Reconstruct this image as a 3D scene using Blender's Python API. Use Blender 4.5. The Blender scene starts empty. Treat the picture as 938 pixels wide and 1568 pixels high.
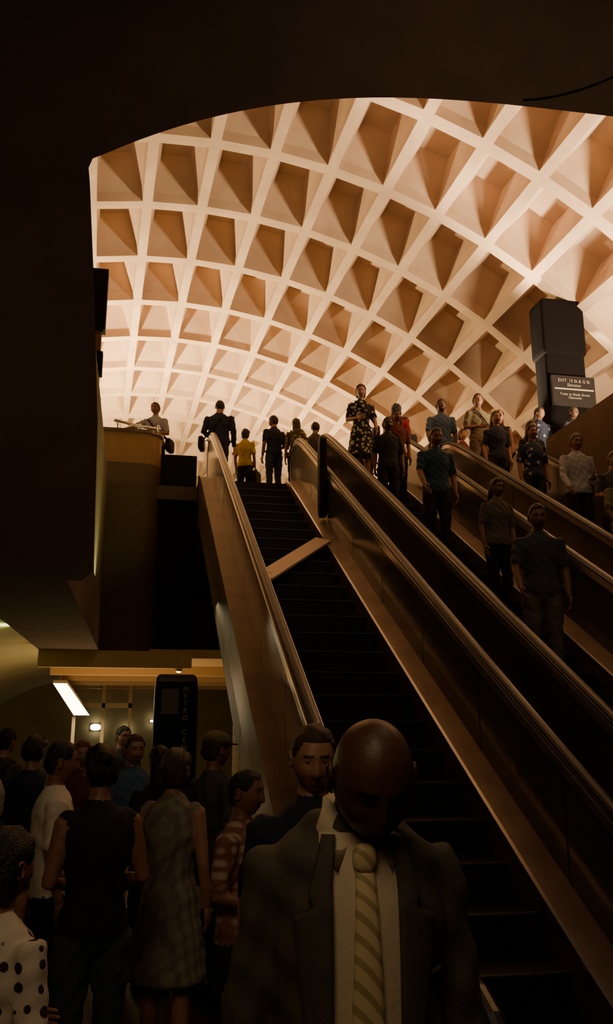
import bpy, bmesh, math, random
import numpy as np
from mathutils import Vector, Matrix
random.seed(3)
sc = bpy.context.scene
T30 = math.tan(math.radians(30))
TOPZ = 5.95
COL = sc.collection

# ------------------------------------------------------------------ materials
def M(name, col, rough=.6, metal=0.0, pat=None, col2=None, scale=10.0, bump=0.0, bscale=30., emis=None, estr=0., thr=.5, spec=None):
    m = bpy.data.materials.new(name); m.use_nodes = True
    nt = m.node_tree; N = nt.nodes; L = nt.links
    b = N['Principled BSDF']
    b.inputs['Base Color'].default_value = (*col, 1)
    b.inputs['Roughness'].default_value = rough
    b.inputs['Metallic'].default_value = metal
    if spec is not None: b.inputs['Specular IOR Level'].default_value = spec
    if emis:
        b.inputs['Emission Color'].default_value = (*emis, 1)
        b.inputs['Emission Strength'].default_value = estr
    tc = N.new('ShaderNodeTexCoord'); co = tc.outputs['Object']
    if pat:
        c2 = col2 or tuple(c*.5 for c in col)
        r = N.new('ShaderNodeValToRGB')
        r.color_ramp.elements[0].color = (*col, 1); r.color_ramp.elements[1].color = (*c2, 1)
        if pat in ('dots', 'floral'):
            t = N.new('ShaderNodeTexVoronoi'); t.inputs['Scale'].default_value = scale
            if pat == 'floral': t.inputs['Randomness'].default_value = 1
            else: t.inputs['Randomness'].default_value = .35
            L.new(co, t.inputs['Vector']); out = t.outputs['Distance']
            r.color_ramp.elements[0].position = thr; r.color_ramp.elements[1].position = thr+.03
        elif pat == 'stripe':
            t = N.new('ShaderNodeTexWave'); t.bands_direction = 'DIAGONAL'
            t.inputs['Scale'].default_value = scale; L.new(co, t.inputs['Vector']); out = t.outputs['Fac']
            r.color_ramp.elements[0].position = thr; r.color_ramp.elements[1].position = thr+.1
        elif pat == 'slats':
            t = N.new('ShaderNodeTexWave'); t.bands_direction = 'Y'
            t.inputs['Scale'].default_value = scale; L.new(co, t.inputs['Vector']); out = t.outputs['Fac']
            r.color_ramp.elements[0].position = thr; r.color_ramp.elements[1].position = thr+.15
        elif pat == 'plaid':
            t = N.new('ShaderNodeTexWave'); t.bands_direction = 'X'; t.inputs['Scale'].default_value = scale
            t2 = N.new('ShaderNodeTexWave'); t2.bands_direction = 'Z'; t2.inputs['Scale'].default_value = scale
            L.new(co, t.inputs['Vector']); L.new(co, t2.inputs['Vector'])
            mm = N.new('ShaderNodeMath'); mm.operation = 'MULTIPLY'
            L.new(t.outputs['Fac'], mm.inputs[0]); L.new(t2.outputs['Fac'], mm.inputs[1]); out = mm.outputs[0]
            r.color_ramp.elements[0].position = .1; r.color_ramp.elements[1].position = .6
        elif pat == 'tile':
            t = N.new('ShaderNodeTexBrick'); t.inputs['Scale'].default_value = scale
            t.inputs['Color1'].default_value = (0, 0, 0, 1); t.inputs['Color2'].default_value = (.2, .2, .2, 1)
            t.inputs['Mortar'].default_value = (1, 1, 1, 1)
            L.new(co, t.inputs['Vector']); out = t.outputs['Color']
        else:
            t = N.new('ShaderNodeTexNoise'); t.inputs['Scale'].default_value = scale
            t.inputs['Detail'].default_value = 6; L.new(co, t.inputs['Vector']); out = t.outputs['Fac']
            r.color_ramp.elements[0].position = .35; r.color_ramp.elements[1].position = .7
        L.new(out, r.inputs['Fac']); L.new(r.outputs['Color'], b.inputs['Base Color'])
    if bump:
        n = N.new('ShaderNodeTexNoise'); n.inputs['Scale'].default_value = bscale; n.inputs['Detail'].default_value = 4
        bp = N.new('ShaderNodeBump'); bp.inputs['Strength'].default_value = bump; bp.inputs['Distance'].default_value = .02
        L.new(co, n.inputs['Vector']); L.new(n.outputs['Fac'], bp.inputs['Height']); L.new(bp.outputs['Normal'], b.inputs['Normal'])
    return m

def E(name, col, s):
    return M(name, (.8, .8, .8), .5, emis=col, estr=s)

# ------------------------------------------------------------------ geometry accumulator
class Geo:
    def __init__(s): s.v = []; s.f = []; s.m = []; s.seg = []
    def add(s, V, F, mat):
        o = len(s.v); s.v += [tuple(p) for p in V]
        for q in F: s.f.append([i+o for i in q]); s.m.append(mat)
    def box(s, x0, x1, y0, y1, z0, z1, mat=0):
        V = [(x, y, z) for x in (x0, x1) for y in (y0, y1) for z in (z0, z1)]
        s.add(V, [(0, 1, 3, 2), (4, 6, 7, 5), (0, 4, 5, 1), (2, 3, 7, 6), (0, 2, 6, 4), (1, 5, 7, 3)], mat)
    def rbox(s, c, r, mat=0, n=14, p=4.0, Mx=None):
        V = []; F = []
        nl = n; nm = n*2
        def sp(a): return math.copysign(abs(a)**(2/p), a)
        for i in range(nl+1):
            ph = math.pi*i/nl
            for j in range(nm):
                th = 2*math.pi*j/nm
                q = Vector((r[0]*sp(math.sin(ph))*sp(math.cos(th)), r[1]*sp(math.sin(ph))*sp(math.sin(th)), r[2]*sp(math.cos(ph))))
                if Mx: q = Mx @ q
                V.append(Vector(c)+q)
        for i in range(nl):
            for j in range(nm):
                F.append((i*nm+j, i*nm+(j+1) % nm, (i+1)*nm+(j+1) % nm, (i+1)*nm+j))
        s.add(V, F, mat)
    def tube(s, pts, rad, mat=0, n=16, ref=(1, 0, 0), cap=.5, rec=True):
        P = [Vector(p) for p in pts]; R = [(r, r) if not isinstance(r, (tuple, list)) else tuple(r) for r in rad]
        ref = Vector(ref)
        tg = []
        for i in range(len(P)):
            a = P[max(i-1, 0)]; b = P[min(i+1, len(P)-1)]; tg.append((b-a).normalized())
        fr = []
        for t in tg:
            u = ref-t*ref.dot(t)
            if u.length < .15: u = Vector((0, 1, 0))-t*t.y
            u.normalize(); fr.append((u, t.cross(u)))
        if rec:
            for i in range(len(P)-1):
                s.seg.append((P[i], P[i+1], R[i], R[i+1], fr[i][0], fr[i][1], mat))
        rings = []
        def ring(c, u, v, r): rings.append([c+u*(r[0]*math.cos(2*math.pi*k/n))+v*(r[1]*math.sin(2*math.pi*k/n)) for k in range(n)])
        r0 = min(R[0]); r1 = min(R[-1])
        if cap:
            ring(P[0]-tg[0]*r0*cap, *fr[0], (R[0][0]*.45, R[0][1]*.45)); ring(P[0]-tg[0]*r0*cap*.7, *fr[0], (R[0][0]*.8, R[0][1]*.8))
        for i in range(len(P)): ring(P[i], *fr[i], R[i])
        if cap:
            ring(P[-1]+tg[-1]*r1*cap*.7, *fr[-1], (R[-1][0]*.8, R[-1][1]*.8)); ring(P[-1]+tg[-1]*r1*cap, *fr[-1], (R[-1][0]*.45, R[-1][1]*.45))
        V = [p for r in rings for p in r]; F = []
        for i in range(len(rings)-1):
            for k in range(n): F.append((i*n+k, i*n+(k+1) % n, (i+1)*n+(k+1) % n, (i+1)*n+k))
        F.append(tuple(range(n))[::-1]); F.append(tuple((len(rings)-1)*n+k for k in range(n)))
        s.add(V, F, mat)
    def sweep(s, sec, ys, zf, mat=0):
        n = len(sec); V = []; F = []
        for y in ys:
            z = zf(y)
            for (x, dz) in sec: V.append((x, y, z+dz))
        for i in range(len(ys)-1):
            for k in range(n): F.append((i*n+k, i*n+(k+1) % n, (i+1)*n+(k+1) % n, (i+1)*n+k))
        F.append(tuple(range(n))[::-1]); F.append(tuple((len(ys)-1)*n+k for k in range(n)))
        s.add(V, F, mat)
    def obj(s, name, mats, smooth=False, recalc=True, loc=None, rot=0):
        me = bpy.data.meshes.new(name); me.from_pydata(s.v, [], s.f)
        for m in mats: me.materials.append(m)
        me.polygons.foreach_set('material_index', s.m)
        if smooth: me.polygons.foreach_set('use_smooth', [True]*len(s.f))
        if recalc:
            bm = bmesh.new(); bm.from_mesh(me); bmesh.ops.recalc_face_normals(bm, faces=bm.faces); bm.to_mesh(me); bm.free()
        me.update()
        o = bpy.data.objects.new(name, me); COL.objects.link(o)
        if loc: o.location = loc
        o.rotation_euler[2] = rot
        return o

# ------------------------------------------------------------------ shared materials
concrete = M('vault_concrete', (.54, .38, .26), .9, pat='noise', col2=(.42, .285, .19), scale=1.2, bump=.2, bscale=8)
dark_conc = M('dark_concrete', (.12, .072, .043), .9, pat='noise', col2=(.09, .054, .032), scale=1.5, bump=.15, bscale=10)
fascia_m = M('brown_fascia', (.30, .15, .06), .55, pat='noise', col2=(.24, .115, .045), scale=2)
floor_m = M('floor_tile', (.10, .05, .035), .5, pat='tile', col2=(.04, .025, .02), scale=3)
steel = M('brushed_steel', (.26, .185, .135), .40, .65, pat='noise', col2=(.17, .12, .088), scale=3)
steel_d = M('steel_panel', (.17, .15, .125), .18, .55, pat='noise', col2=(.10, .09, .075), scale=1.3, bump=.05, bscale=3)
steel_b = M('bright_trim', (.95, .90, .82), .2, .95)
steel_l = M('outer_cladding_steel', (.22, .16, .12), .5, .5, pat='noise', col2=(.16, .12, .09), scale=2)
rubber = M('handrail_rubber', (.02, .018, .017), .3)
stepm = M('step_metal', (.03, .026, .026), .5, .6, pat='noise', col2=(.018, .016, .016), scale=20)
nosem = M('step_nosing', (.12, .10, .10), .4, .7)
clad = M('ribbed_cladding', (.50, .42, .30), .3, .6, pat='noise', col2=(.36, .30, .21), scale=2)
black = M('sign_black', (.012, .010, .010), .6, spec=.15)
white_t = M('sign_text_white', (.26, .21, .16), .6)

# ------------------------------------------------------------------ camera
cd = bpy.data.cameras.new('camera'); cam = bpy.data.objects.new('camera', cd); COL.objects.link(cam)
cam.location = (0, 0, 1.8); cam.rotation_euler = (math.radians(104), 0, math.radians(-11.25))
cd.sensor_fit = 'VERTICAL'; cd.sensor_height = 24; cd.lens = 19.97; cd.clip_end = 200
sc.camera = cam

# ------------------------------------------------------------------ coffered vault
def vault():
    R = 11.6; cz = 1.2; cx = 1.79; da = .1013; a0 = -.0112; dy = 2.25; y0 = 14.42-3*dy
    g = Geo()
    def P(a, y, r): return (cx+r*math.sin(a), y, cz+r*math.cos(a))
    for i in range(-14, 15):
        for j in range(0, 20):
            A0 = a0+i*da; A1 = A0+da; Y0 = y0+j*dy; Y1 = Y0+dy
            ra = da*.09; ry = dy*.062
            ia0, ia1, iy0, iy1 = A0+ra, A1-ra, Y0+ry, Y1-ry
            ca, cy = (A0+A1)/2, (Y0+Y1)/2; ha = (ia1-ia0)/2; hy = (iy1-iy0)/2
            V = [P(A0, Y0, R), P(A1, Y0, R), P(A1, Y1, R), P(A0, Y1, R),
                 P(ia0, iy0, R), P(ia1, iy0, R), P(ia1, iy1, R), P(ia0, iy1, R)]
            r1 = R+.20; k = .96
            V += [P(ca-ha*k, cy-hy*k, r1), P(ca+ha*k, cy-hy*k, r1), P(ca+ha*k, cy+hy*k, r1), P(ca-ha*k, cy+hy*k, r1)]
            r2 = R+.85; k1 = .58; k2 = .54
            V += [P(ca-ha*k1, cy-hy*k2, r2), P(ca+ha*k1, cy-hy*k2, r2), P(ca+ha*k1, cy+hy*k2, r2), P(ca-ha*k1, cy+hy*k2, r2)]
            F = []
            for a in (0, 4, 8):
                for q in range(4):
                    F.append((a+q, a+(q+1) % 4, a+4+(q+1) % 4, a+4+q))
            F.append((12, 13, 14, 15))
            g.add(V, F, 0)
    o = g.obj('ceiling_vault', [concrete], recalc=False)
    bm = bmesh.new(); bm.from_mesh(o.data); bmesh.ops.remove_doubles(bm, verts=bm.verts, dist=.001); bmesh.ops.recalc_face_normals(bm, faces=bm.faces); bm.to_mesh(o.data); bm.free()
    o.rotation_euler[2] = math.radians(2.35)
vault()
g = Geo(); g.box(-14, 16, 51, 51.3, 0, 14); g.obj('wall_far', [concrete])

# ------------------------------------------------------------------ arch wall in front
def arch_wall():
    left = [(-.36, 3.0), (-.40, 4.25), (-.50, 5.5), (-.60, 6.55), (-.62, 6.70), (-.59, 6.80)]
    key = [(-.45, 6.89), (.33, 7.33), (1.07, 7.64), (1.86, 7.85), (2.97, 7.99), (3.83, 8.06), (4.71, 8.08)]
    xs = [k[0] for k in key]; zs = [k[1] for k in key]
    c = np.polyfit(xs, zs, 4)
    arch = [(x, float(np.polyval(c, x))) for x in np.linspace(-.45, 4.71, 40)]
    ridge = left+arch
    mir = [(9.42-x, z) for x, z in ridge[::-1][1:]]
    inner = ridge+mir
    g = Geo(); y0, y1 = 7.0, 7.5
    n = len(inner)
    outer = []; back = []
    for i, (x, z) in enumerate(inner):
        if z <= 6.72: outer.append((-9 if x < 4 else 18, z)); back.append((x-.12 if x < 4 else x+.12, z))
        else: outer.append((-9+27*(x+.6)/10.62, 14)); back.append((x+(-.12 if x < 0 else (.12 if x > 9.4 else 0)), z+.62))
    V = [(x, y0, z) for x, z in inner]+[(x, y0, z) for x, z in outer]+[(x, y1, z) for x, z in back]+[(x, y1, z) for x, z in outer]
    F = []
    for i in range(n-1):
        F.append((i, i+1, n+i+1, n+i)); F.append((2*n+i, 2*n+i+1, 3*n+i+1, 3*n+i)); F.append((i, i+1, 2*n+i+1, 2*n+i))
    g.add(V, F, 0)
    g.add([(-9, y0, 6.55), (-9, y0, 14), (-9, y1, 6.55), (-9, y1, 14)], [(0, 1, 3, 2)], 0)
    g.add([(-9, y0, 3), (-.36, y0, 3), (-.48, y1, 3), (-9, y1, 3)], [(0, 1, 2, 3)], 0)
    g.add([(18, y0, 3), (9.78, y0, 3), (9.9, y1, 3), (18, y1, 3)], [(0, 1, 2, 3)], 0)
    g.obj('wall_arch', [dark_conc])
arch_wall()
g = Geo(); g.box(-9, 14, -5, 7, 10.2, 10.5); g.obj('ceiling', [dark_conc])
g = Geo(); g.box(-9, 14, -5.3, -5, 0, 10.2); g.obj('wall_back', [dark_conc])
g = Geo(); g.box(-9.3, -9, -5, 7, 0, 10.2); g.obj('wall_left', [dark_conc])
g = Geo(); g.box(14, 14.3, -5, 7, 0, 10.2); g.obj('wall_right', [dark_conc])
g = Geo(); g.box(-9, 14, -5, 30, -.2, 0); g.obj('floor', [floor_m])
g = Geo()
pts = []
for i in range(30):
    t = i/29; pts.append((3.7+1.9*t, 6.99, 8.12+.12*math.sin(t*3.)+1.1*t*t))
g.tube(pts, [.009]*30, 0, 8, rec=False); g.obj('electrical_cable', [black], True)

YA, YB = 4.08, 3.75
XT = TOPZ/T30
# ------------------------------------------------------------------ mezzanine
g = Geo()
g.box(-9, -1.56, 7.5, 51, 5.7, TOPZ); g.box(-1.56, .95, 14.9, 51, 5.7, TOPZ); g.box(.95, 2.9, YA+XT+.05, 51, 5.6, TOPZ)
g.box(2.9, 14, YB+XT+.05, 51, 5.6, TOPZ)
g.obj('floor_mezzanine', [floor_m])
g = Geo()
g.box(-1.56, -.6, 7.5, 14.75, 3.0, TOPZ-.001)
g.obj('trim_mezzanine_block', [dark_conc])
def fascia():
    g = Geo(); pts = [(-1.56, 14.75), (-.2, 14.75)]
    for i in range(0, 9):
        a = math.radians(-90+90*i/8); pts.append((-.05+.35*math.cos(a), 15.1+.35*math.sin(a)))
    inner = [(-1.56, 14.9), (-.2, 14.9)]
    for i in range(0, 9):
        a = math.radians(-90+90*i/8); inner.append((-.05+.2*math.cos(a), 15.1+.2*math.sin(a)))
    def wall(A, B, z0, z1, mat):
        n = len(A); V = [(x, y, z0) for x, y in A]+[(x, y, z1) for x, y in A]+[(x, y, z0) for x, y in B]+[(x, y, z1) for x, y in B]
        F = []
        for i in range(n-1):
            F += [(i, i+1, n+i+1, n+i), (2*n+i, 2*n+i+1, 3*n+i+1, 3*n+i), (i, i+1, 2*n+i+1, 2*n+i), (n+i, n+i+1, 3*n+i+1, 3*n+i)]
        F += [(0, n, 3*n, 2*n), (n-1, 2*n-1, 4*n-1, 3*n-1)]
        g.add(V, F, mat)
    wall(pts, inner, 3.0, 6.3, 3); wall(pts, inner, 6.3, 6.86, 0)
    out = [(x-.01 if i < 2 else x+.03, y-.04) for i, (x, y) in enumerate(pts)]
    wall(out, inner, 6.86, 6.92, 1)
    g.box(.3, .95, 15.1, 15.3, 3.0, 5.95, 2); g.box(.3, .95, 15.1, 15.2, 5.95, 6.6, 2)
    g.obj('trim_parapet', [fascia_m, steel, black, M('brown_fascia_dark', (.11, .06, .03), .6, pat='noise', col2=(.08, .045, .02), scale=2)])
fascia()
g = Geo()
g.tube([(-.55, 14.7, 7.05), (-.35, 14.7, 7.02), (-.12, 14.72, 6.97), (.25, 14.8, 6.97)], [.03]*4, 0, 10, rec=False)
for x in (-.5, -.1, .22): g.tube([(x, 14.78, 6.9), (x, 14.74, 7.02)], [.018]*2, 0, 8, rec=False)
g.obj('parapet_handrail', [steel_b], True)
# lower hall
g = Geo(); g.box(-1.56, 4.5, 14.9, 27, 2.9, 3.05); g.box(-1.56, .95, 14.75, 14.9, 2.72, 3.0)
for y in (17, 19.2, 21.4, 23.6): g.box(-1.56, 4.5, y, y+.25, 2.72, 2.9)
g.obj('ceiling_lower_hall', [M('hall_ceiling_panels', (.62, .42, .22), .5, pat='slats', col2=(.42, .26, .13), scale=2.2, thr=.8)])
g = Geo(); g.box(-6, 4.5, 27, 27.2, 0, 6); g.obj('wall_hall_end', [M('hall_wall', (.38, .32, .17), .7, pat='noise', col2=(.27, .22, .12), scale=1)])
g = Geo()
n = 16; V = []; F = []
for k in range(n+1):
    a = math.pi/2*k/n
    V += [(-1.56-3.4*math.cos(a), 2, 3.1*math.sin(a)), (-1.56-3.4*math.cos(a), 27, 3.1*math.sin(a))]
for k in range(n): F.append((2*k, 2*k+1, 2*k+3, 2*k+2))
g.add(V, F, 0); g.obj('wall_left_lower_vault', [M('lower_vault', (.5, .45, .25), .8, pat='noise', col2=(.4, .36, .2), scale=1)], True, recalc=False)
g = Geo()
for x in (-1.45, -.75, -.1): g.box(x, x+.08, 22.4, 22.48, 0, 2.9, 0)
g.box(-1.45, -.02, 22.4, 22.48, 2.2, 2.32, 0)
g.obj('hall_portal_frame', [M('frame_tan', (.5, .38, .22), .5)])

# ------------------------------------------------------------------ escalators
RISE = TOPZ/26; RUN = RISE/T30
def ezf(Y0):
    def f(y):
        t = (y-Y0)*T30; lo = .5*(t+math.sqrt(t*t+.03)); q = TOPZ-lo
        return TOPZ-.5*(q+math.sqrt(q*q+.03))
    return f
g = Geo(); zA = ezf(YA)
yy = 7.0
while yy < 14.6:
    g.box(1.75, 1.85, yy, yy+.22, 0, min(2.95, zA(yy)-.86), 0); g.box(1.66, 1.74, yy+.07, yy+.14, 0, min(2.95, zA(yy)-.86), 1); yy += .22
g.obj('wall_slatted', [M('slat_back', (.24, .17, .11), .5), clad])
lamp_w = E('fluorescent_warm', (1, .78, .45), 16); lamp_g = E('fluorescent_green', (.85, 1, .35), 8)
housing = M('lamp_housing', (.4, .32, .2), .5)
g = Geo()
V = [(-1.54, 17.6, 2.58), (-1.28, 17.6, 2.58), (-1.40, 22.2, 2.02), (-1.03, 22.2, 2.02)]
V2 = [(x, y, z+.06) for x, y, z in V]
g.add(V+V2, [(0, 1, 3, 2)], 1); g.add(V+V2, [(4, 5, 7, 6), (0, 1, 5, 4), (2, 3, 7, 6), (0, 2, 6, 4), (1, 3, 7, 5)], 0)
for (x, y, z) in ((-1.42, 17.8, 2.6), (-1.25, 22, 2.1)): g.tube([(x, y, z), (x, y, 2.88)], [.012]*2, 0, 8, rec=False)
g.obj('fluorescent_light', [housing, lamp_w])
g = Geo(); g.box(-4.7, -4.55, 4, 26.9, 1.85, 1.97, 0); g.box(-4.55, -4.5, 4.02, 26.9, 1.88, 1.96, 1)
g.obj('wall_light_strip', [housing, lamp_g])
def dl(x, y, z, r, st):
    g = Geo(); g.tube([(x, y, z), (x, y, z-.05)], [r*1.25, r], 0, 12, cap=0, rec=False); g.rbox((x, y, z-.05), (r*.85, r*.85, r*.35), 1, 8, 2.2)
    g.obj('ceiling_lamp', [housing, E('lamp_glow', (1, .72, .4), st)], True)
dl(.74, 14.83, 2.72, .05, 22); dl(-.95, 24.5, 2.9, .10, 18); dl(.2, 26.0, 2.9, .08, 12); dl(-.2, 19.9, 2.9, .06, 10)
for x, y, z, r in ((-1.05, 26.9, 1.72, .15), (-.15, 26.9, 1.62, .08), (.6, 26.9, 1.9, .06)):
    g = Geo(); g.rbox((x, y, z), (r, .06, r*.6), 1, 8, 3); g.box(x-r, x+r, y+.03, y+.1, z-r*.6, z+r*.6, 0)
    g.obj('wall_lamp', [housing, E('wall_lamp_glow', (1, .9, .6), 16)], True)

def text(parent, s, loc, size, rotx, rotz=0, mat=white_t, align='CENTER'):
    c = bpy.data.curves.new('lettering', 'FONT'); c.body = s; c.size = size; c.align_x = align; c.extrude = .002
    o = bpy.data.objects.new('lettering', c); COL.objects.link(o); o.data.materials.append(mat)
    o.location = loc; o.rotation_euler = (rotx, 0, rotz); o.parent = parent
    return o
g = Geo(); g.rbox((0, 0, 1.15), (.22, .14, 1.15), 0, 14, 12)
g.box(-.19, .19, -.15, -.135, 1.2, 2.22, 1); g.box(-.15, .02, -.155, -.149, 1.9, 2.15, 2)
py = g.obj('platform_pylon_sign', [M('pylon_bronze', (.05, .035, .025), .4, .3), black, M('pylon_map', (.12, .08, .05), .5)], loc=(.43, 9.0, 0))
text(py, "M\nE\nT\nR\nO\n\nC\nE\nN\nT\nE\nR", (.09, -.155, 2.12), .07, math.radians(90), mat=M('dim_lettering', (.45, .36, .26), .6))
pd = M('pylon_dark', (.006, .005, .005), 1.0, spec=.05)
g = Geo(); g.rbox((0, 0, 2.15), (.43, .26, 2.15), 0, 16, 14); g.rbox((0, 0, 3.72), (.47, .30, .62), 0, 16, 14)
g.box(-.40, .52, -.38, -.31, 1.95, 2.60, 1); g.box(-.36, .48, -.39, -.38, 2.30, 2.33, 2)
pk = g.obj('mezzanine_pylon', [pd, black, white_t], loc=(8.25, 14.9, TOPZ))
text(pk, "EXIT  13 St & G St\nElevator", (.06, -.395, 2.46), .09, math.radians(90))
text(pk, "Trains to Shady Grove\nGlenmont", (.06, -.395, 2.18), .07, math.radians(90))
g = Geo(); g.box(-.13, .13, -.1, .1, 1.6, 2.6, 0); g.box(-.08, .08, -.06, .06, 0, 1.6, 1); g.box(-.12, .12, -.09, .09, .9, 1.25, 0)
g.obj('hanging_pylon', [black, M('pylon_grey', (.25, .15, .1), .6)], loc=(-.80, 12.2, TOPZ))

def escalator(x0, x1, Y0, outL, outR):
    g = Geo(); Yt = Y0+TOPZ/T30; zf = ezf(Y0)
    for i in range(0, 27):
        ya = Y0+RUN*i; z = RISE*i
        if i == 0: g.box(x0, x1, Y0-.8, Y0+RUN, -.02, .012, 1); continue
        if i == 26: g.box(x0, x1, ya, ya+.4, z-.2, z+.006, 1); continue
        g.box(x0, x1, ya, ya+RUN+.02, z-RISE-.05, z-.02, 1)
        g.box(x0, x1, ya-.008, ya+RUN, z-.02, z-.004, 1)
        g.box(x0+.01, x1-.01, ya-.012, ya+.02, z-.012, z, 2)
    g.box(x0, x1, Y0-1.3, Y0-.8, 0, .02, 0); g.box(x0, x1, Yt+.38, Yt+.6, TOPZ, TOPZ+.012, 0)
    ys = [Y0-1.0+(Yt+.25-Y0+1.0)*k/70 for k in range(71)]
    for sd, xs, xo in ((-1, x0, outL), (1, x1, outR)):
        g.sweep([(xs, -.3), (xs, .10), (xs+sd*.02, .12), (xs+sd*.20, .17), (xs+sd*.20, -.3)], ys, zf, 0)
        a = xs+sd*.20; b = xs+sd*.26
        g.sweep([(a, .1), (a, .86), (b, .86), (b, .1)], ys, zf, 3)
        g.sweep([(a-sd*.028, .84), (a-sd*.028, .91), (b+sd*.028, .91), (b+sd*.028, .84)], ys, zf, 4)
        lo, hi = sorted((b, xo)); g.sweep([(lo, -.35), (lo, .16), (hi, .14), (hi, -.35)], ys, zf, 0)
        g.sweep([(xs-sd*.004, .10), (xs-sd*.004, .125), (xs+sd*.02, .13), (xs+sd*.02, .10)], ys, zf, 4)
        for k in range(5, 68, 8):
            y = ys[k]; z = zf(y)
            for q in (a-sd*.003, b+sd*.003):
                g.add([(q, y, z+.17), (q, y+.014, z+.17), (q, y+.014, z+.85), (q, y, z+.85)], [(0, 1, 2, 3)], 5)
        for ye, dr in ((ys[0], -1), (ys[-1], 1)):
            zc = zf(ye)+.49; V = []
            for x in (a, b):
                V.append((x, ye, zc))
                for k in range(13):
                    t = math.radians(90-180*k/12); V.append((x, ye+dr*.39*math.cos(t), zc+.39*math.sin(t)))
            F = []
            for k in range(12): F += [(0, 1+k, 2+k), (14, 15+k, 16+k), (1+k, 2+k, 16+k, 15+k)]
            g.add(V, F, 3)
        xc = (a+b)/2; path = []
        for k in range(12, -1, -1):
            t = math.radians(90-180*k/12); path.append((xc, ys[0]-.45*math.cos(t), zf(ys[0])+.49+.45*math.sin(t)))
        path += [(xc, y, zf(y)+.94) for y in ys[1:-1]]
        for k in range(13):
            t = math.radians(90-180*k/12); path.append((xc, ys[-1]+.45*math.cos(t), zf(ys[-1])+.49+.45*math.sin(t)))
        g.tube(path, [(.043, .028)]*len(path), 5, 12, rec=False)
    g.obj('escalator', [steel, stepm, nosem, steel_d, steel_b, rubber], False)
escalator(1.40, 2.5, YA, .95, 2.885)
escalator(3.36, 4.40, YB, 2.90, 4.94)
escalator(5.70, 6.70, YB, 4.96, 7.25)
def cladding(x0, x1, Y0, name, dep):
    zf = ezf(Y0); g = Geo(); Yt = Y0+TOPZ/T30+.3
    ys = [Y0-.6+(Yt-Y0+.6)*k/60 for k in range(61)]
    V = []; F = []
    for y in ys:
        z = max(zf(y)-.30, .02); zb = max(zf(y)-dep, 0)
        V += [(x0, y, zb), (x0, y, z), (x1, y, z), (x1, y, zb)]
    for i in range(60):
        for k in range(4): F.append((4*i+k, 4*i+(k+1) % 4, 4*i+4+(k+1) % 4, 4*i+4+k))
    F += [(0, 1, 2, 3), (240, 241, 242, 243)]
    g.add(V, F, 0)
    for k in range(6, 60, 9):
        y = ys[k]; g.add([(x0-.003, y, zf(y)-dep), (x0-.003, y+.015, zf(y)-dep), (x0-.003, y+.015, zf(y)-.3), (x0-.003, y, zf(y)-.3)], [(0, 1, 2, 3)], 1)
    g.obj(name, [steel_l, black])
cladding(.97, 7.2, YA, 'escalator_side_cladding', .78)
g = Geo(); g.box(7.3, 7.6, 3, 13.9, 0, TOPZ+1); g.obj('wall_right_parapet', [dark_conc])
g = Geo(); g.box(4.5, 14, 15.2, 15.4, 0, 5.6); g.obj('wall_under_mezzanine', [dark_conc])

def bar(g, p, q, w, t, mat):
    p = Vector(p); q = Vector(q); d = (q-p).normalized(); s = d.cross(Vector((0, -.5, .866))).normalized(); n = s.cross(d)
    V = [c+s*a*w/2+n*b*t for c in (p, q) for a, b in ((-1, 0), (1, 0), (1, 1), (-1, 1))]
    g.add(V, [(0, 1, 2, 3), (4, 5, 6, 7), (0, 1, 5, 4), (1, 2, 6, 5), (2, 3, 7, 6), (3, 0, 4, 7)], mat)
g = Geo()
bar(g, (1.42, 9.75, 3.45), (2.47, 11.25, 4.26), .22, .03, 0)
bar(g, (1.50, 9.87, 3.515), (2.41, 11.16, 4.205), .07, .03, 1)
g.obj('barrier_board', [M('board_pale', (.80, .58, .42), .5), M('board_stripe', (.42, .28, .19), .5)])
g = Geo(); g.rbox((2.63, 12.0, 5.4), (.06, .10, .62), 0, 10, 8); g.obj('barrier_post', [black])
g = Geo()
for k in range(6):
    y = 14.3+k*1.6; g.tube([(9.6, y, TOPZ), (9.6, y, TOPZ+1.1)], [.025]*2, 0, 8, rec=False)
g.tube([(9.6, 14.2, TOPZ+1.1), (9.6, 22.5, TOPZ+1.1)], [.04]*2, 0, 8, rec=False)
g.box(9.59, 9.61, 14.3, 22.3, TOPZ+.1, TOPZ+1.02, 1)
g.obj('glass_railing', [steel_b, M('greenish_glass', (.45, .5, .25), .2)])

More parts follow.
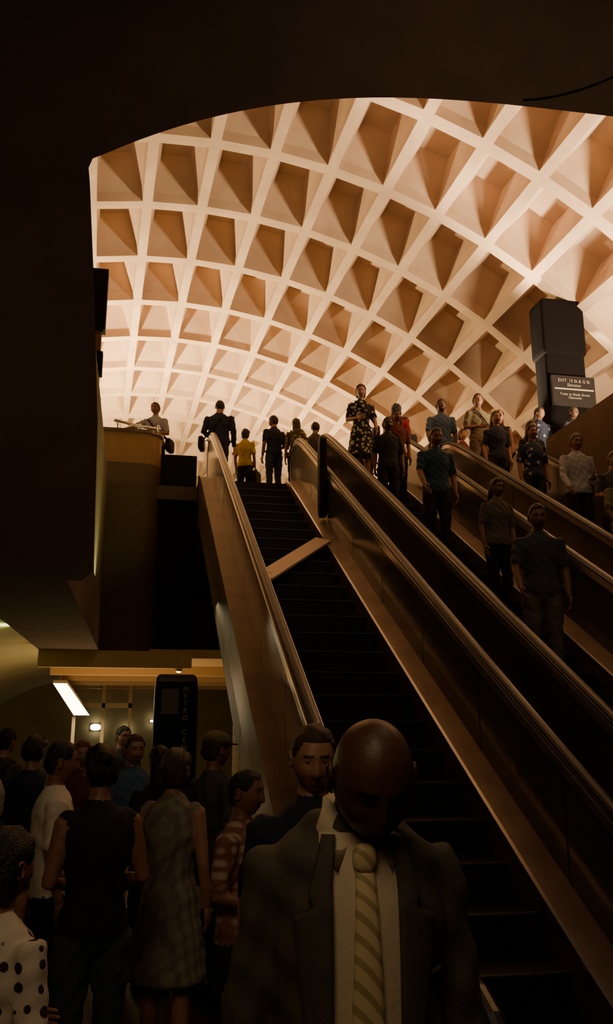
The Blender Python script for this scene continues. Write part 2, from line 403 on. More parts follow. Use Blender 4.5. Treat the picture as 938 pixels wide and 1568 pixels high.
# ------------------------------------------------------------------ people
def head_geo(cap=None, vol=.012, NL=40, NM=48):
    V = []; TH = []
    def gs(a, b): return math.exp(-a*a-b*b)
    for i in range(NL+1):
        ph = math.pi*i/NL
        for j in range(NM):
            th = 2*math.pi*j/NM
            dx = math.sin(ph)*math.sin(th); dy = -math.sin(ph)*math.cos(th); dz = math.cos(ph)
            X = .077*dx; Y = .097*dy; Z = .121*dz
            t = min(max(-Z/.121, 0), 1)
            k = 1/max((abs(dx)**2.3+abs(dy)**2.3+abs(dz)**2.3)**(1/2.3), .5)
            X *= k; Y *= k
            X *= 1-.36*t**1.8
            if dy < 0: Y *= 1-.10*t
            else: Y *= 1-.5*t**1.1
            if dy < 0:
                w = 0
                if Z < .028 and Z > -.034: w = .004+.020*((.028-Z)/.062)
                elif Z <= -.034: w = .024*math.exp(-((Z+.034)/.007)**2)
                sg = .010+.006*min(max((.02-Z)/.05, 0), 1)
                Y -= w*math.exp(-(X/sg)**2)
                Y += .010*gs((abs(X)-.031)/.015, (Z-.010)/.012)
                Y -= .005*gs((abs(X)-.025)/.03, (Z-.034)/.010)
                Y -= .005*gs((abs(X)-.045)/.018, (Z+.025)/.02)
                Y -= .007*gs(X/.024, (Z+.066)/.011); Y += .005*gs(X/.026, (Z+.066)/.003)
                Y -= .008*gs(X/.024, (Z+.102)/.016)
            V.append(Vector((X, Y, Z))); TH.append(abs(((th+math.pi) % (2*math.pi))-math.pi))
    F = []; Tg = []
    def hl(th):
        d = math.degrees(th)
        if d < 45: return .078
        if d < 70: return .078-(d-45)/25*.058
        if d < 105: return .02
        if d < 130: return .02-(d-105)/25*.09
        return -.07
    hairf = []
    for i in range(NL):
        for j in range(NM):
            q = (i*NM+j, i*NM+(j+1) % NM, (i+1)*NM+(j+1) % NM, (i+1)*NM+j)
            c = sum((V[k] for k in q), Vector())/4; tg = 0
            if c.y < -.05 and abs(c.x) < .024 and abs(c.z+.066) < .010: tg = 4
            if c.y < -.05 and .014 < abs(c.x) < .048 and .030 < c.z < .038: tg = 1
            F.append(q); Tg.append(tg)
            if cap and c.z > hl(TH[q[0]]): hairf.append(q)
    if cap:
        mp = {}
        for q in hairf:
            nq = []
            for k in q:
                if k not in mp:
                    p = V[k]; e = vol*(1+.35*math.sin(p.x*90)*math.sin(p.y*70+p.z*50))
                    edge = min(max((p.z-hl(TH[k]))/.02, 0), 1)
                    mp[k] = len(V); V.append(p+p.normalized()*(e*(.3+.7*edge)))
                nq.append(mp[k])
            F.append(tuple(nq)); Tg.append(1)
    return V, F, Tg
HEADS = {}
EWm = M('eye_white', (.35, .3, .26), .3); IRm = M('iris', (.02, .01, .01), .2)
def person(name, x, y, z, face=0, h=1.75, fem=False, top=None, bottom=None, skin=None, hairc=None, hair='short', outfit='trousers',
           sleeve='short', aL='down', aR='down', walk=0., pitch=5, yaw=0, bag=None, voxel=.014, shoe=None, bagm=None, lean=0., extra=None, bulk=1., hoff=(0, 0, 0), hsc=1.):
    mats = [skin[0], top, bottom, hairc, shoe or black, EWm, IRm, skin[1], bagm or black]
    SK, TP, BT, HR, SH, EW, IR, LP, BG = range(9)
    g = Geo()
    st = outfit == 'suit'
    w = (.92 if fem else 1.)*bulk; ex = .018 if st else .008
    sx = .185*w+(.006 if st else 0)
    for s_ in (-1, 1):
        fy = -walk*s_*.22
        hip = Vector((s_*.092, 0, .90)); ank = Vector((s_*.10, fy+.02, .085)); kn = (hip+ank)/2+Vector((0, -.02-abs(walk)*.05, .02))
        if outfit in ('dress', 'skirt', 'shorts'):
            g.tube([hip, (hip+kn)/2, kn, kn*.55+ank*.45+Vector((0, .015, 0)), ank], [.085, .075, .055, .052, .036], SK, 14)
            if outfit == 'shorts': g.tube([hip, (hip+kn)/2, kn+Vector((0, 0, .03))], [.1, .095, .088], BT, 14)
        else:
            g.tube([hip, (hip+kn)/2, kn, (kn+ank)/2, ank+Vector((0, 0, .0))], [.096, .088, .068, .062, .056], BT, 14)
        g.tube([ank+Vector((0, .045, -.04)), ank+Vector((0, -.03, -.045)), ank+Vector((0, -.13, -.058)), ank+Vector((s_*.008, -.18, -.062))],
               [(.036, .042), (.042, .040), (.046, .026), (.034, .018)], SH, 12)
    tor = [(.84, .13, .095), (.90, .165, .115), (.97, .172*(1.03 if fem else 1), .118), (1.06, .150*(.93 if fem else 1), .105), (1.16, .152*(.95 if fem else 1), .108), (1.27, .172, .125 if fem else .118), (1.36, .180, .112), (1.42, .160, .095), (1.465, .10, .072), (1.495, .062, .058)]
    if st: tor = [(.84, .16, .10), (.90, .172, .12), (.97, .172, .122), (1.06, .166, .118), (1.16, .168, .118), (1.27, .178, .122), (1.36, .185, .116), (1.425, .178, .098), (1.465, .13, .082), (1.50, .075, .066)]
    def ly(zz): return -lean*(zz-.9)
    top_sec = [(zz, a*w+ex, b*(1+.15*(bulk-1))+ex) for zz, a, b in tor if zz >= (.90 if not st else .84)]
    if st: top_sec = [(.78, .185*w+ex, .125+ex)]+top_sec
    low = [(zz, a*w, b) for zz, a, b in tor if zz <= 1.0]
    if outfit == 'dress': top_sec = [(.50, .235, .19), (.62, .225, .175), (.76, .205, .15), (.86, .19, .135)]+top_sec[1:]
    if outfit == 'skirt': low = [(.48, .22, .18), (.62, .21, .165), (.76, .2, .145)]+low[1:]
    g.tube([(0, ly(a[0]), a[0]) for a in low], [(a[1], a[2]) for a in low], BT if outfit != 'dress' else TP, 24, cap=.2)
    g.tube([(0, ly(a[0]), a[0]) for a in top_sec], [(a[1], a[2]) for a in top_sec], TP, 24, cap=.15)
    yn = ly(1.48)
    hx, hy, hz = hoff
    g.tube([(0, yn+.012, 1.43), (0, yn+.006+hy*.4, 1.50+hz*.4), (0, yn-.006+hy, 1.57+hz)], [.060*w, .055*w, .054*w], SK, 16)
    hands = []
    for s_, pz in ((-1, aL), (1, aR)):
        S = Vector((s_*(sx-.01), yn, 1.405+(.006 if st else 0)))
        if pz == 'bent': e, q = (.235, .03, 1.14), (.12, -.22, 1.10)
        elif pz == 'phone': e, q = (.23, -.06, 1.15), (.10, -.24, 1.33)
        elif pz == 'rail': e, q = (.25, -.04, 1.16), (.33, -.25, 1.04)
        elif pz == 'out': e, q = (.40, -.10, 1.27), (.62, -.16, 1.22)
        elif pz == 'swing': e, q = (.225, -.06, 1.14), (.21, -.20, .94)
        elif pz == 'back': e, q = (.225, .10, 1.16), (.22, .15, .92)
        else: e, q = (.225, .02, 1.13), (.228, -.04, .885)
        e = Vector((s_*(e[0]*w+ex), e[1]+yn, e[2])); q = Vector((s_*(q[0]*w+ex), q[1]+yn, q[2]))
        m1 = (S+e)/2
        exa = .010 if st else (.008 if sleeve == 'long' else 0)
        ra = [.056*w+exa, .048*w+exa, .040*w+exa, .036*w+exa, .027*w+exa]
        pts = [S, m1, e, (e+q)/2, q]
        if sleeve == 'long':
            g.tube(pts, ra, TP, 14)
            g.tube([(e+q*3)/4, q+(q-e).normalized()*.02], [.024, .024], SK, 10)
        else:
            g.tube(pts, ra, SK, 14)
            if sleeve == 'short': g.tube([S, m1, m1*.35+e*.65], [.064*w, .059*w, .056*w], TP, 14)
            else: g.tube([S+Vector((-s_*.03, 0, .01)), S], [.06*w, .056*w], TP, 14)
        hands.append((s_, q, (q-e).normalized()))
    if bag == 'backpack':
        g.rbox((0, yn+.22, 1.2), (.15, .09, .24), BG, 12, 3.5); g.seg.append((Vector((0, yn+.24, 1.02)), Vector((0, yn+.24, 1.38)), (.15, .10), (.15, .10), Vector((1, 0, 0)), Vector((0, 1, 0)), BG))
    me = bpy.data.meshes.new('tmp'); me.from_pydata(g.v, [], g.f)
    bm = bmesh.new(); bm.from_mesh(me); bmesh.ops.recalc_face_normals(bm, faces=bm.faces); bm.to_mesh(me); bm.free()
    ob = bpy.data.objects.new('tmp', me); COL.objects.link(ob)
    md = ob.modifiers.new('r', 'REMESH'); md.mode = 'VOXEL'; md.voxel_size = voxel
    sm = ob.modifiers.new('s', 'SMOOTH'); sm.factor = .5; sm.iterations = 3
    bpy.context.view_layer.update()
    dg = bpy.context.evaluated_depsgraph_get(); ev = bpy.data.meshes.new_from_object(ob.evaluated_get(dg))
    bpy.data.objects.remove(ob)
    nv = len(ev.vertices); co = np.empty(nv*3); ev.vertices.foreach_get('co', co); co = co.reshape(-1, 3)
    polys = [list(p.vertices) for p in ev.polygons]
    cen = np.array([co[p].mean(axis=0) for p in polys])
    best = np.full(len(polys), 1e9); tag = np.zeros(len(polys), int)
    for (a, b, r0, r1, u, v, m) in g.seg:
        a = np.array(a); b = np.array(b); d = b-a; L2 = d@d; u = np.array(u); v = np.array(v)
        t = ((cen-a)@d)/L2; tc = np.clip(t, 0, 1); rel = cen-(a+tc[:, None]*d)
        rx = r0[0]+(r1[0]-r0[0])*tc; ry = r0[1]+(r1[1]-r0[1])*tc
        over = (t-tc)*math.sqrt(L2)
        nn = np.sqrt(((rel@u)/rx)**2+((rel@v)/ry)**2+(over/.02)**2)
        k = nn < best; best[k] = nn[k]; tag[k] = m
    no = np.empty(nv*3); ev.vertices.foreach_get('normal', no); no = no.reshape(-1, 3)
    vt = np.zeros(nv, int)
    for p, tg_ in zip(polys, tag): vt[p] = tg_
    ph = len(name)
    fold = (np.sin(co[:, 2]*38+6*np.sin(co[:, 0]*14+ph)+4*co[:, 1]*10)+.6*np.sin(co[:, 2]*71+co[:, 0]*55+ph))*.0035
    isc = (vt == TP) | (vt == BT)
    co = co+no*(fold*isc)[:, None]
    out = Geo(); out.v = [tuple(p) for p in co]; out.f = polys; out.m = [int(i) for i in tag]
    for s_, q, d in hands:
        nrm = Vector((-s_, 0, 0)); nrm = nrm-d*nrm.dot(d)
        if nrm.length < .3: nrm = Vector((0, 0, -1))-d*(-d.z)
        nrm.normalize(); a = d.cross(nrm)
        if a.y > 0.2 or (abs(a.y) < .2 and a.z < 0): a = -a
        out.tube([q, q+d*.04, q+d*.092], [(.024, .018), (.036, .016), (.040, .013)], SK, 12, ref=a, rec=False)
        for k, (o_, ln) in enumerate(((.031, .068), (.0105, .078), (-.010, .072), (-.030, .056))):
            b0 = q+d*.085+a*o_; b1 = b0+d*ln*.45+nrm*.008; b2 = b1+(d*.85+nrm*.5).normalized()*ln*.32; b3 = b2+(d*.55+nrm*.85).normalized()*ln*.28
            out.tube([b0, b1, b2, b3], [.0095, .009, .008, .0065], SK, 8, ref=a, rec=False)
        b0 = q+d*.025+a*.026; b1 = b0+(d*.6+a*.75).normalized()*.045; b2 = b1+(d*.9+a*.2+nrm*.3).normalized()*.035
        out.tube([b0, b1, b2], [.014, .011, .008], SK, 8, ref=nrm, rec=False)
    hk = (hair != 'bald', .011 if hair in ('short', 'bald') else .02)
    if hk not in HEADS: HEADS[hk] = head_geo(*hk)
    V, F, Tg = HEADS[hk]
    piv = Vector((hx, yn+hy, 1.555+hz)); Rm = Matrix.Rotation(math.radians(yaw), 3, 'Z') @ Matrix.Rotation(math.radians(pitch), 3, 'X')
    hs = (.96 if fem else 1.)*hsc
    def tr(p): return piv+Rm @ (Vector((p[0]*hs, p[1]*hs-.018, p[2]*hs+.082)))
    tm = {0: SK, 1: HR, 4: LP}
    o0 = len(out.v); out.v += [tuple(tr(p)) for p in V]
    for q, t in zip(F, Tg): out.f.append([i+o0 for i in q]); out.m.append(tm[t])
    def extra_h(fn, mat):
        e = Geo(); fn(e); o1 = len(out.v); out.v += [tuple(tr(p)) for p in e.v]
        for q in e.f: out.f.append([i+o1 for i in q]); out.m.append(mat)
    for s_ in (-1, 1):
        extra_h(lambda e: e.rbox((s_*.031, -.0735, .010), (.0125, .0115, .0095), 0, 8, 2), EW)
        extra_h(lambda e: e.rbox((s_*.031, -.0825, .010), (.0055, .0035, .0055), 0, 6, 2), IR)
        extra_h(lambda e: e.rbox((s_*.031, -.0765, .0175), (.0145, .0108, .0065), 0, 8, 2), SK)
        def ear(e):
            pts = []
            for k in range(13):
                a = math.radians(-70+300*k/12); pts.append((s_*.084, .012+.016*math.cos(a), -.004+.028*math.sin(a)))
            e.tube(pts, [.0055]*13, 0, 8, ref=(0, 0, 1), rec=False); e.rbox((s_*.079, .010, -.006), (.006, .015, .026), 0, 8, 2)
        extra_h(ear, SK)
    if hair == 'long':
        extra_h(lambda e: e.tube([(0, .035, .06), (0, .055, .0), (0, .062, -.09), (0, .07, -.2), (0, .075, -.27)], [(.07, .05), (.088, .055), (.09, .045), (.095, .04), (.07, .02)], 0, 18, rec=False), HR)
    if hair == 'bun':
        extra_h(lambda e: e.rbox((0, .10, .06), (.04, .035, .038), 0, 10, 2), HR)
    if hair == 'bob':
        extra_h(lambda e: e.tube([(0, .03, .07), (0, .035, .0), (0, .04, -.085)], [(.075, .06), (.093, .07), (.085, .055)], 0, 18, rec=False), HR)
    if hair == 'cap':
        extra_h(lambda e: (e.rbox((0, 0, .07), (.088, .108, .065), 0, 12, 2.3), e.rbox((0, -.12, .055), (.065, .05, .008), 0, 8, 2.5)), BG)
    if bag == 'shoulder':
        out.rbox((.27*w, .02, .92), (.05, .15, .13), BG, 12, 4)
        out.tube([(-.10, yn-.13, 1.40), (.02, yn-.155, 1.25), (.17, yn-.13, 1.08), (.25, -.05, 1.0)], [(.014, .006)]*4, BG, 8, rec=False)
        out.tube([(-.10, yn-.13, 1.40), (-.10, yn-.02, 1.475), (-.05, yn+.13, 1.36), (.15, yn+.15, 1.12), (.26, .06, 1.0)], [(.014, .006)]*5, BG, 8, rec=False)
    if bag == 'tote':
        out.rbox((-.28*w, -.04, .62), (.05, .17, .17), BG, 12, 5)
        out.tube([(-.28*w, -.12, .78), (-.27*w, -.06, .84), (-.28*w, .05, .78)], [.008]*3, BG, 6, rec=False)
    if bag == 'backpack':
        for s_ in (-1, 1):
            out.tube([(s_*.11, yn+.14, 1.40), (s_*.11, yn+.02, 1.475), (s_*.115, yn-.105, 1.40), (s_*.13, yn-.142, 1.25), (s_*.165, yn-.06, 1.08)], [(.022, .008)]*5, BG, 8, rec=False)
    if extra: extra(out, dict(tor=top_sec, yn=yn, mats=mats, lean=lean))
    s = h/1.757
    out.v = [(a*s, b*s, c*s) for a, b, c in out.v]
    o = out.obj(name, mats, True, True, (x, y, z), math.radians(face))
    bpy.data.meshes.remove(ev); bpy.data.meshes.remove(me)
    return o

def mk(n, c):
    return (M(n, c, .45, pat='noise', col2=tuple(a*.8 for a in c), scale=12, bump=.1, bscale=60), M(n+'_lip', tuple(a*.6 for a in c), .45))
sk_l = mk('skin_light', (.42, .21, .13)); sk_m = mk('skin_tan', (.28, .13, .075)); sk_d = mk('skin_dark', (.10, .045, .025))
hr_b = M('hair_black', (.010, .007, .006), .5, bump=.5, bscale=120); hr_br = M('hair_brown', (.05, .025, .012), .5, bump=.5, bscale=120)
hr_r = M('hair_auburn', (.20, .07, .025), .5, bump=.5, bscale=120); hr_g = M('hair_grey', (.30, .27, .24), .6, bump=.5, bscale=120)
def cl(n, c, **k): return M('cloth_'+n, c, .85, bump=.35, bscale=14, **k)
navy = cl('navy', (.014, .018, .04)); blk = cl('black', (.012, .011, .012)); wht = cl('white', (.70, .63, .50)); khaki = cl('khaki', (.12, .09, .06))
blue = cl('blue', (.07, .12, .20)); red = cl('red', (.40, .02, .035)); grey = cl('grey', (.06, .056, .052)); yel = cl('yellow', (.50, .36, .02))
olive = cl('olive_print', (.34, .29, .08), pat='floral', col2=(.08, .06, .02), scale=14, thr=.4)
floral = cl('floral_print', (.42, .46, .32), pat='floral', col2=(.012, .014, .012), scale=15, thr=.36)
dots = cl('polka_dots', (.03, .015, .012), pat='dots', col2=(.6, .52, .42), scale=19, thr=.30)
plaid = cl('plaid', (.20, .08, .05), pat='plaid', col2=(.42, .30, .22), scale=6)
tan = cl('tan', (.17, .135, .075)); stripe = cl('pale_dress', (.22, .19, .14), pat='slats', col2=(.16, .135, .10), scale=8)
teal = cl('teal', (.018, .05, .07)); denim = cl('denim', (.03, .045, .07)); maroon = cl('maroon', (.12, .022, .02)); wht2 = cl('off_white', (.36, .36, .36))
navyp = cl('navy_print', (.3, .32, .32), pat='floral', col2=(.012, .02, .045), scale=9, thr=.22)
suit = M('suit_wool', (.066, .057, .040), .8, bump=.25, bscale=18); shirt = M('dress_shirt', (.60, .50, .35), .7, bump=.15, bscale=20)
tie = M('striped_tie', (.66, .54, .30), .5, pat='stripe', col2=(.40, .31, .15), scale=15, thr=.62)

def suit_extra(out, c):
    T = c['tor']; yn = c['yn']
    zz = [t[0] for t in T]; ww = [t[1] for t in T]; dd = [t[2] for t in T]
    def fr(x, z, off):
        w = np.interp(z, zz, ww); d = np.interp(z, zz, dd)
        return (x, -c['lean']*(z-.9)-d*math.sqrt(max(1-(x/w)**2, .02))-off, z)
    def sheet(left, right, z0, z1, off, mat, nz=24, nx=8, thick=.006):
        V = []; F = []
        for layer in (0, 1):
            for i in range(nz+1):
                z = z0+(z1-z0)*i/nz; a = left(z); b = right(z)
                for j in range(nx+1):
                    x = a+(b-a)*j/nx; bulge = .004*math.sin(math.pi*j/nx)
                    V.append(fr(x, z, off+bulge-(thick if layer else 0)))
        W = nx+1; K = (nz+1)*W
        for i in range(nz):
            for j in range(nx):
                q = (i*W+j, i*W+j+1, (i+1)*W+j+1, (i+1)*W+j); F.append(q); F.append(tuple(k+K for k in q))
        for i in range(nz):
            for j in (0, nx): F.append((i*W+j, (i+1)*W+j, (i+1)*W+j+K, i*W+j+K))
        for j in range(nx):
            for i in (0, nz): F.append((i*W+j, i*W+j+1, i*W+j+1+K, i*W+j+K))
        out.add(V, F, mat)
    SHIRT, TIE = 9, 10
    sheet(lambda z: -.076, lambda z: .076, .80, 1.475, .006, SHIRT)
    for s_ in (-1, 1):
        def inn(z): return s_*(.058 if z < 1.40 else .058-.01*(z-1.40)/.08)
        def ot(z):
            if z > 1.375: return s_*(.100-.028*(z-1.375)/.095)
            if z > 1.352: return s_*(.088+.012*(z-1.352)/.023)
            if z > 1.345: return s_*(.126-.038*(z-1.345)/.007)
            return s_*(.126-.055*(1.345-z)/.5)
        sheet(inn, ot, .86, 1.472, .020, 1, 70, 6, .012)
        A = [(s_*.010, yn-.094, 1.482), (s_*.058, yn-.052, 1.535), (s_*.080, yn-.07, 1.48), (s_*.050, yn-.130, 1.415)]
        B = [(x, y+.012, z) for x, y, z in A]
        out.add(A+B, [(0, 1, 2, 3), (4, 5, 6, 7), (0, 1, 5, 4), (1, 2, 6, 5), (2, 3, 7, 6), (3, 0, 4, 7)], SHIRT)
    sheet(lambda z: .100, lambda z: .145, 1.235, 1.248, .010, 1, 2, 6, .008)
    sheet(lambda z: -(.016+.026*(1.43-z)/.55), lambda z: (.016+.026*(1.43-z)/.55), .86, 1.43, .018, TIE, 24, 6, .006)
    out.rbox((0, yn-.128, 1.435), (.022, .016, .026), TIE, 10, 2.6)
    out.tube([(0, yn+.006, 1.485), (0, yn+.0, 1.525)], [(.064, .062), (.060, .060)], SHIRT, 24, cap=0, rec=False)
    c['mats'] += [shirt, tie]
person('businessman_in_suit', .462, 1.82, 0, face=-6, h=1.90, top=suit, bottom=suit, skin=sk_d, hairc=hr_b, hair='bald', outfit='suit', sleeve='long',
       pitch=34, yaw=4, voxel=.008, walk=.5, extra=suit_extra, bulk=.83, hoff=(.014, -.055, -.045), hsc=.93)
person('man_behind_businessman', .68, 3.30, 0, face=5, h=1.80, top=navy, bottom=navy, skin=sk_l, hairc=hr_br, sleeve='short', pitch=12, yaw=-10)

W = [
 ('woman_in_tank_top', -.13, 4.35, 0, dict(face=195, h=1.70, fem=True, top=blk, bottom=denim, skin=sk_m, hairc=hr_b, hair='bun', sleeve='none', aL='bent', aR='bent')),
 ('man_in_white_shirt', -.42, 5.4, 0, dict(face=100, h=1.70, top=wht, bottom=blk, skin=sk_m, hairc=hr_b, sleeve='short', aR='bent')),
 ('man_in_dark_shirt', -.72, 6.9, 0, dict(face=170, h=1.72, top=navy, bottom=grey, skin=sk_m, hairc=hr_b)),
 ('woman_in_pale_dress', .25, 5.1, 0, dict(face=150, h=1.66, fem=True, top=stripe, bottom=stripe, skin=sk_l, hairc=hr_br, hair='bob', outfit='dress', sleeve='none', aR='bent')),
 ('man_in_cap', .58, 6.3, 0, dict(face=120, h=1.74, top=grey, bottom=denim, skin=sk_m, hairc=hr_br, hair='cap', bagm=tan)),
 ('man_in_plaid_shirt', .55, 4.4, 0, dict(face=60, h=1.58, top=plaid, bottom=blk, skin=sk_m, hairc=hr_b, aL='bent')),
 ('grey_haired_woman', -.66, 4.5, 0, dict(face=200, h=1.56, fem=True, top=grey, bottom=blk, skin=sk_l, hairc=hr_g, hair='bob', outfit='skirt')),
 ('woman_in_polka_dot_dress', -.35, 2.75, 0, dict(face=140, h=1.50, fem=True, top=dots, bottom=dots, skin=sk_m, hairc=hr_b, hair='bob', outfit='dress', aR='bent')),
 ('man_in_blue_shirt', .02, 7.2, 0, dict(face=20, h=1.72, top=blue, bottom=khaki, skin=sk_l, hairc=hr_br)),
 ('woman_in_red_top', -.42, 8.0, 0, dict(face=10, h=1.66, fem=True, top=maroon, bottom=blk, skin=sk_l, hairc=hr_r, hair='long')),
 ('woman_with_long_hair', .22, 6.6, 0, dict(face=190, h=1.64, fem=True, top=blk, bottom=blk, skin=sk_l, hairc=hr_b, hair='long', outfit='skirt')),
 ('man_with_backpack', -1.15, 8.6, 0, dict(face=150, h=1.76, top=grey, bottom=denim, skin=sk_l, hairc=hr_b, bag='backpack', bagm=navy)),
 ('woman_in_blouse', -1.0, 10.4, 0, dict(face=0, h=1.66, fem=True, top=tan, bottom=blk, skin=sk_m, hairc=hr_b, hair='bob')),
 ('man_in_jacket', -.1, 10.6, 0, dict(face=30, h=1.78, top=grey, bottom=blk, skin=sk_l, hairc=hr_b, sleeve='long')),
]
U = [
 ('man_leaning_on_parapet', .20, 15.6, dict(face=-25, h=1.78, top=wht2, bottom=blk, skin=sk_m, hairc=hr_b, aL='out', aR='bent', bag='shoulder', lean=.12)),
 ('man_in_navy_suit', 1.36, 15.3, dict(face=165, h=1.84, top=navy, bottom=navy, skin=sk_l, hairc=hr_b, sleeve='long', bulk=1.15, bag='shoulder', aR='bent')),
 ('woman_in_yellow_top', 1.98, 16.3, dict(face=150, h=1.66, fem=True, top=yel, bottom=blk, skin=sk_m, hairc=hr_b, hair='bob', bag='tote')),
 ('man_in_dark_blue_shirt', 2.46, 15.6, dict(face=200, h=1.72, top=navy, bottom=denim, skin=sk_m, hairc=hr_b, aL='bent', yaw=20)),
 ('woman_with_print_bag', 2.86, 15.4, dict(face=180, h=1.62, fem=True, top=olive, bottom=blk, skin=sk_l, hairc=hr_br, hair='long', bag='backpack', bagm=olive)),
 ('man_in_grey_shirt', 3.34, 15.9, dict(face=150, h=1.76, top=grey, bottom=grey, skin=sk_m, hairc=hr_b)),
 ('woman_in_floral_dress', 3.88, 14.35, dict(face=0, h=1.96, fem=True, top=floral, bottom=floral, skin=sk_l, hairc=hr_br, hair='bob', outfit='dress', sleeve='short', aL='bent', aR='swing', pitch=10, bag='shoulder', yaw=-10)),
 ('woman_with_red_backpack', 4.78, 15.05, dict(face=150, h=1.94, fem=True, top=red, bottom=blk, skin=sk_m, hairc=hr_b, hair='bob', bag='backpack', bagm=black)),
 ('man_in_light_blue_shirt', 5.60, 14.8, dict(face=-15, h=1.98, top=blue, bottom=blk, skin=sk_d, hairc=hr_b, sleeve='short', aL='swing', walk=.4, yaw=15)),
 ('man_in_tan_shirt', 6.20, 14.40, dict(face=12, h=1.98, top=tan, bottom=khaki, skin=sk_m, hairc=hr_b, bag='shoulder', aL='bent', yaw=-20)),
 ('woman_with_auburn_hair', 6.92, 15.05, dict(face=-15, h=1.94, fem=True, top=blk, bottom=blk, skin=sk_l, hairc=hr_r, hair='long', sleeve='none', aL='swing')),
 ('woman_in_navy_print_top', 7.45, 14.4, dict(face=0, h=1.80, fem=True, top=navyp, bottom=blk, skin=sk_m, hairc=hr_b, hair='long', yaw=25)),
 ('man_near_pylon', 8.0, 14.1, dict(face=15, h=1.74, top=navy, bottom=blk, skin=sk_d, hairc=hr_b)),
 ('man_in_background', 5.12, 15.6, dict(face=0, h=1.86, top=grey, bottom=blk, skin=sk_d, hairc=hr_b)),
 ('woman_in_background', 7.35, 15.8, dict(face=0, h=1.82, fem=True, top=blk, bottom=blk, skin=sk_m, hairc=hr_b, hair='long')),
 ('man_in_background', 4.35, 15.9, dict(face=180, h=1.78, top=blk, bottom=blk, skin=sk_d, hairc=hr_b)),
 ('man_in_background', 5.95, 15.7, dict(face=-10, h=1.90, top=blk, bottom=blk, skin=sk_m, hairc=hr_br)),
 ('woman_in_background', 6.50, 16.0, dict(face=20, h=1.84, fem=True, top=maroon, bottom=blk, skin=sk_l, hairc=hr_br, hair='bob')),
 ('man_in_background', 7.75, 15.2, dict(face=0, h=1.84, top=grey, bottom=blk, skin=sk_m, hairc=hr_b)),
]
for n, x, y, z, k in W: person(n, x, y, z, **k)
for n, x, y, k in U: person(n, x, y, TOPZ+.014, **k)
def onstep(Y0, i): return Y0+RUN*(i+.55), RISE*i
for n, x, i, k in [
 ('man_descending_in_teal_shirt', 3.95, 17, dict(face=0, h=1.92, top=teal, bottom=blk, skin=sk_m, hairc=hr_b, aL='swing', pitch=18)),
 ('man_descending_in_grey_shirt', 3.80, 9, dict(face=-15, h=1.84, top=grey, bottom=khaki, skin=sk_m, hairc=hr_b, aL='swing', pitch=15)),
 ('man_descending_in_black', 3.75, 21, dict(face=0, h=1.72, top=blk, bottom=blk, skin=sk_d, hairc=hr_b)),
 ('woman_descending_in_maroon', 4.15, 23, dict(face=0, h=1.72, fem=True, top=maroon, bottom=blk, skin=sk_m, hairc=hr_b, hair='long')),
 ('woman_descending_in_brown', 4.1, 13, dict(face=8, h=1.66, fem=True, top=khaki, bottom=blk, skin=sk_m, hairc=hr_b, hair='long', pitch=12)),
 ('man_descending_in_white_shirt', 6.3, 18, dict(face=-5, h=1.90, top=wht2, bottom=blk, skin=sk_m, hairc=hr_b, sleeve='long', aL='swing', aR='bent', pitch=15)),
 ('man_descending_in_dark_shirt', 6.4, 16, dict(face=0, h=1.84, top=grey, bottom=blk, skin=sk_l, hairc=hr_br, aL='bent', pitch=15)),
 ('woman_descending_in_navy_top', 5.95, 23, dict(face=0, h=1.82, fem=True, top=navy, bottom=blk, skin=sk_l, hairc=hr_br, hair='long')),
 ('woman_descending_in_navy_print', 6.0, 20, dict(face=0, h=1.84, fem=True, top=navyp, bottom=blk, skin=sk_m, hairc=hr_b, hair='long')),
 ('man_descending_in_brown_shirt', 6.0, 14, dict(face=0, h=1.84, top=tan, bottom=blk, skin=sk_d, hairc=hr_b, aL='swing')),
 ('woman_descending_in_black', 6.4, 22, dict(face=0, h=1.76, fem=True, top=blk, bottom=blk, skin=sk_l, hairc=hr_b, hair='bob')),
 ('man_descending_in_maroon_shirt', 6.35, 12, dict(face=5, h=1.82, top=maroon, bottom=blk, skin=sk_m, hairc=hr_b, pitch=15)),
]:
    y, z = onstep(YB, i); person(n, x, y, z, **k)

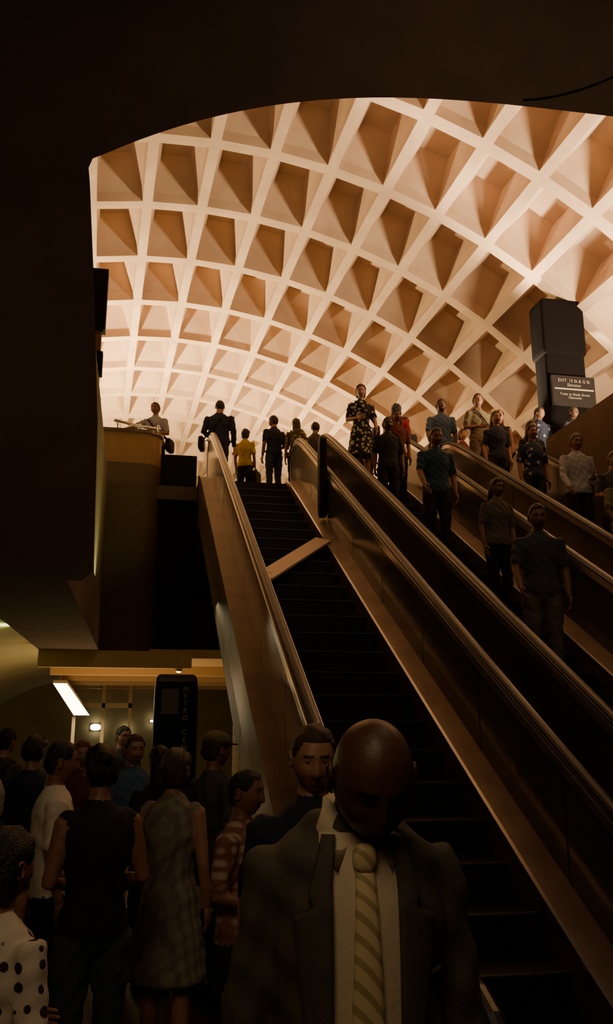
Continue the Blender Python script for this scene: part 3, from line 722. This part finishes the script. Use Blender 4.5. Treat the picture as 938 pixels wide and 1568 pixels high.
# ------------------------------------------------------------------ lights
def area(name, loc, size, sy, power, col, tgt):
    l = bpy.data.lights.new(name, 'AREA'); l.shape = 'RECTANGLE'; l.size = size; l.size_y = sy; l.energy = power; l.color = col
    o = bpy.data.objects.new(name, l); COL.objects.link(o); o.location = loc
    o.rotation_euler = (Vector(tgt)-Vector(loc)).to_track_quat('-Z', 'Y').to_euler(); return o
def spot(name, loc, tgt, power, ang, col):
    l = bpy.data.lights.new(name, 'SPOT'); l.energy = power; l.spot_size = math.radians(ang); l.spot_blend = .7; l.color = col; l.shadow_soft_size = .2
    o = bpy.data.objects.new(name, l); COL.objects.link(o); o.location = loc
    o.rotation_euler = (Vector(tgt)-Vector(loc)).to_track_quat('-Z', 'Y').to_euler(); return o
warm = (1, .74, .38); pink = (1, .76, .48)
area('vault_uplight', (-3.2, 24.6, 6.5), .6, .6, 5200, warm, (-3.2, 24.4, 12.5))
area('vault_uplight', (4.0, 26.5, 6.5), 3.0, .4, 1200, warm, (4.0, 26.0, 12.5))
spot('vault_spotlight', (7.4, 16.3, 6.9), (7.4, 11.0, 11.0), 8000, 85, pink)
area('vault_uplight', (9.0, 11.6, 6.5), .5, 1.0, 1500, pink, (7.4, 10.8, 12))
area('vault_uplight', (-3.5, 13, 6.3), .6, 3, 70, pink, (0, 14, 12.5))
area('hall_light', (-.3, 18, 2.6), 1.2, 5, 34, (1, .72, .36), (-.3, 18, 0))
area('hall_light', (-.3, 16.5, .4), 1.2, 3, 90, (1, .68, .3), (-.3, 16.5, 3))  # added fill near the floor, aimed up to brighten the hall ceiling
area('hall_light', (-3.2, 12, 2.0), .3, 12, 110, (.85, 1, .35), (-3.9, 12, 3))
area('well_light', (.2, 10.5, 2.6), .5, 3.0, 4, (1, .85, .5), (1.8, 10.5, .7))
area('overhead_fill', (-.8, -.6, 4.8), 2.0, 2.0, 36, (1, .72, .42), (.0, 3.5, 1.0))  # added soft fill from behind the camera, lifts the suit and near crowd
area('well_light', (4.0, 3.0, 9.5), 4.0, 3.0, 50, (1, .76, .52), (3.5, 8, 2))
wd = bpy.data.worlds.new('world'); sc.world = wd; wd.use_nodes = True
wd.node_tree.nodes['Background'].inputs[0].default_value = (1, .76, .52, 1); wd.node_tree.nodes['Background'].inputs[1].default_value = .01
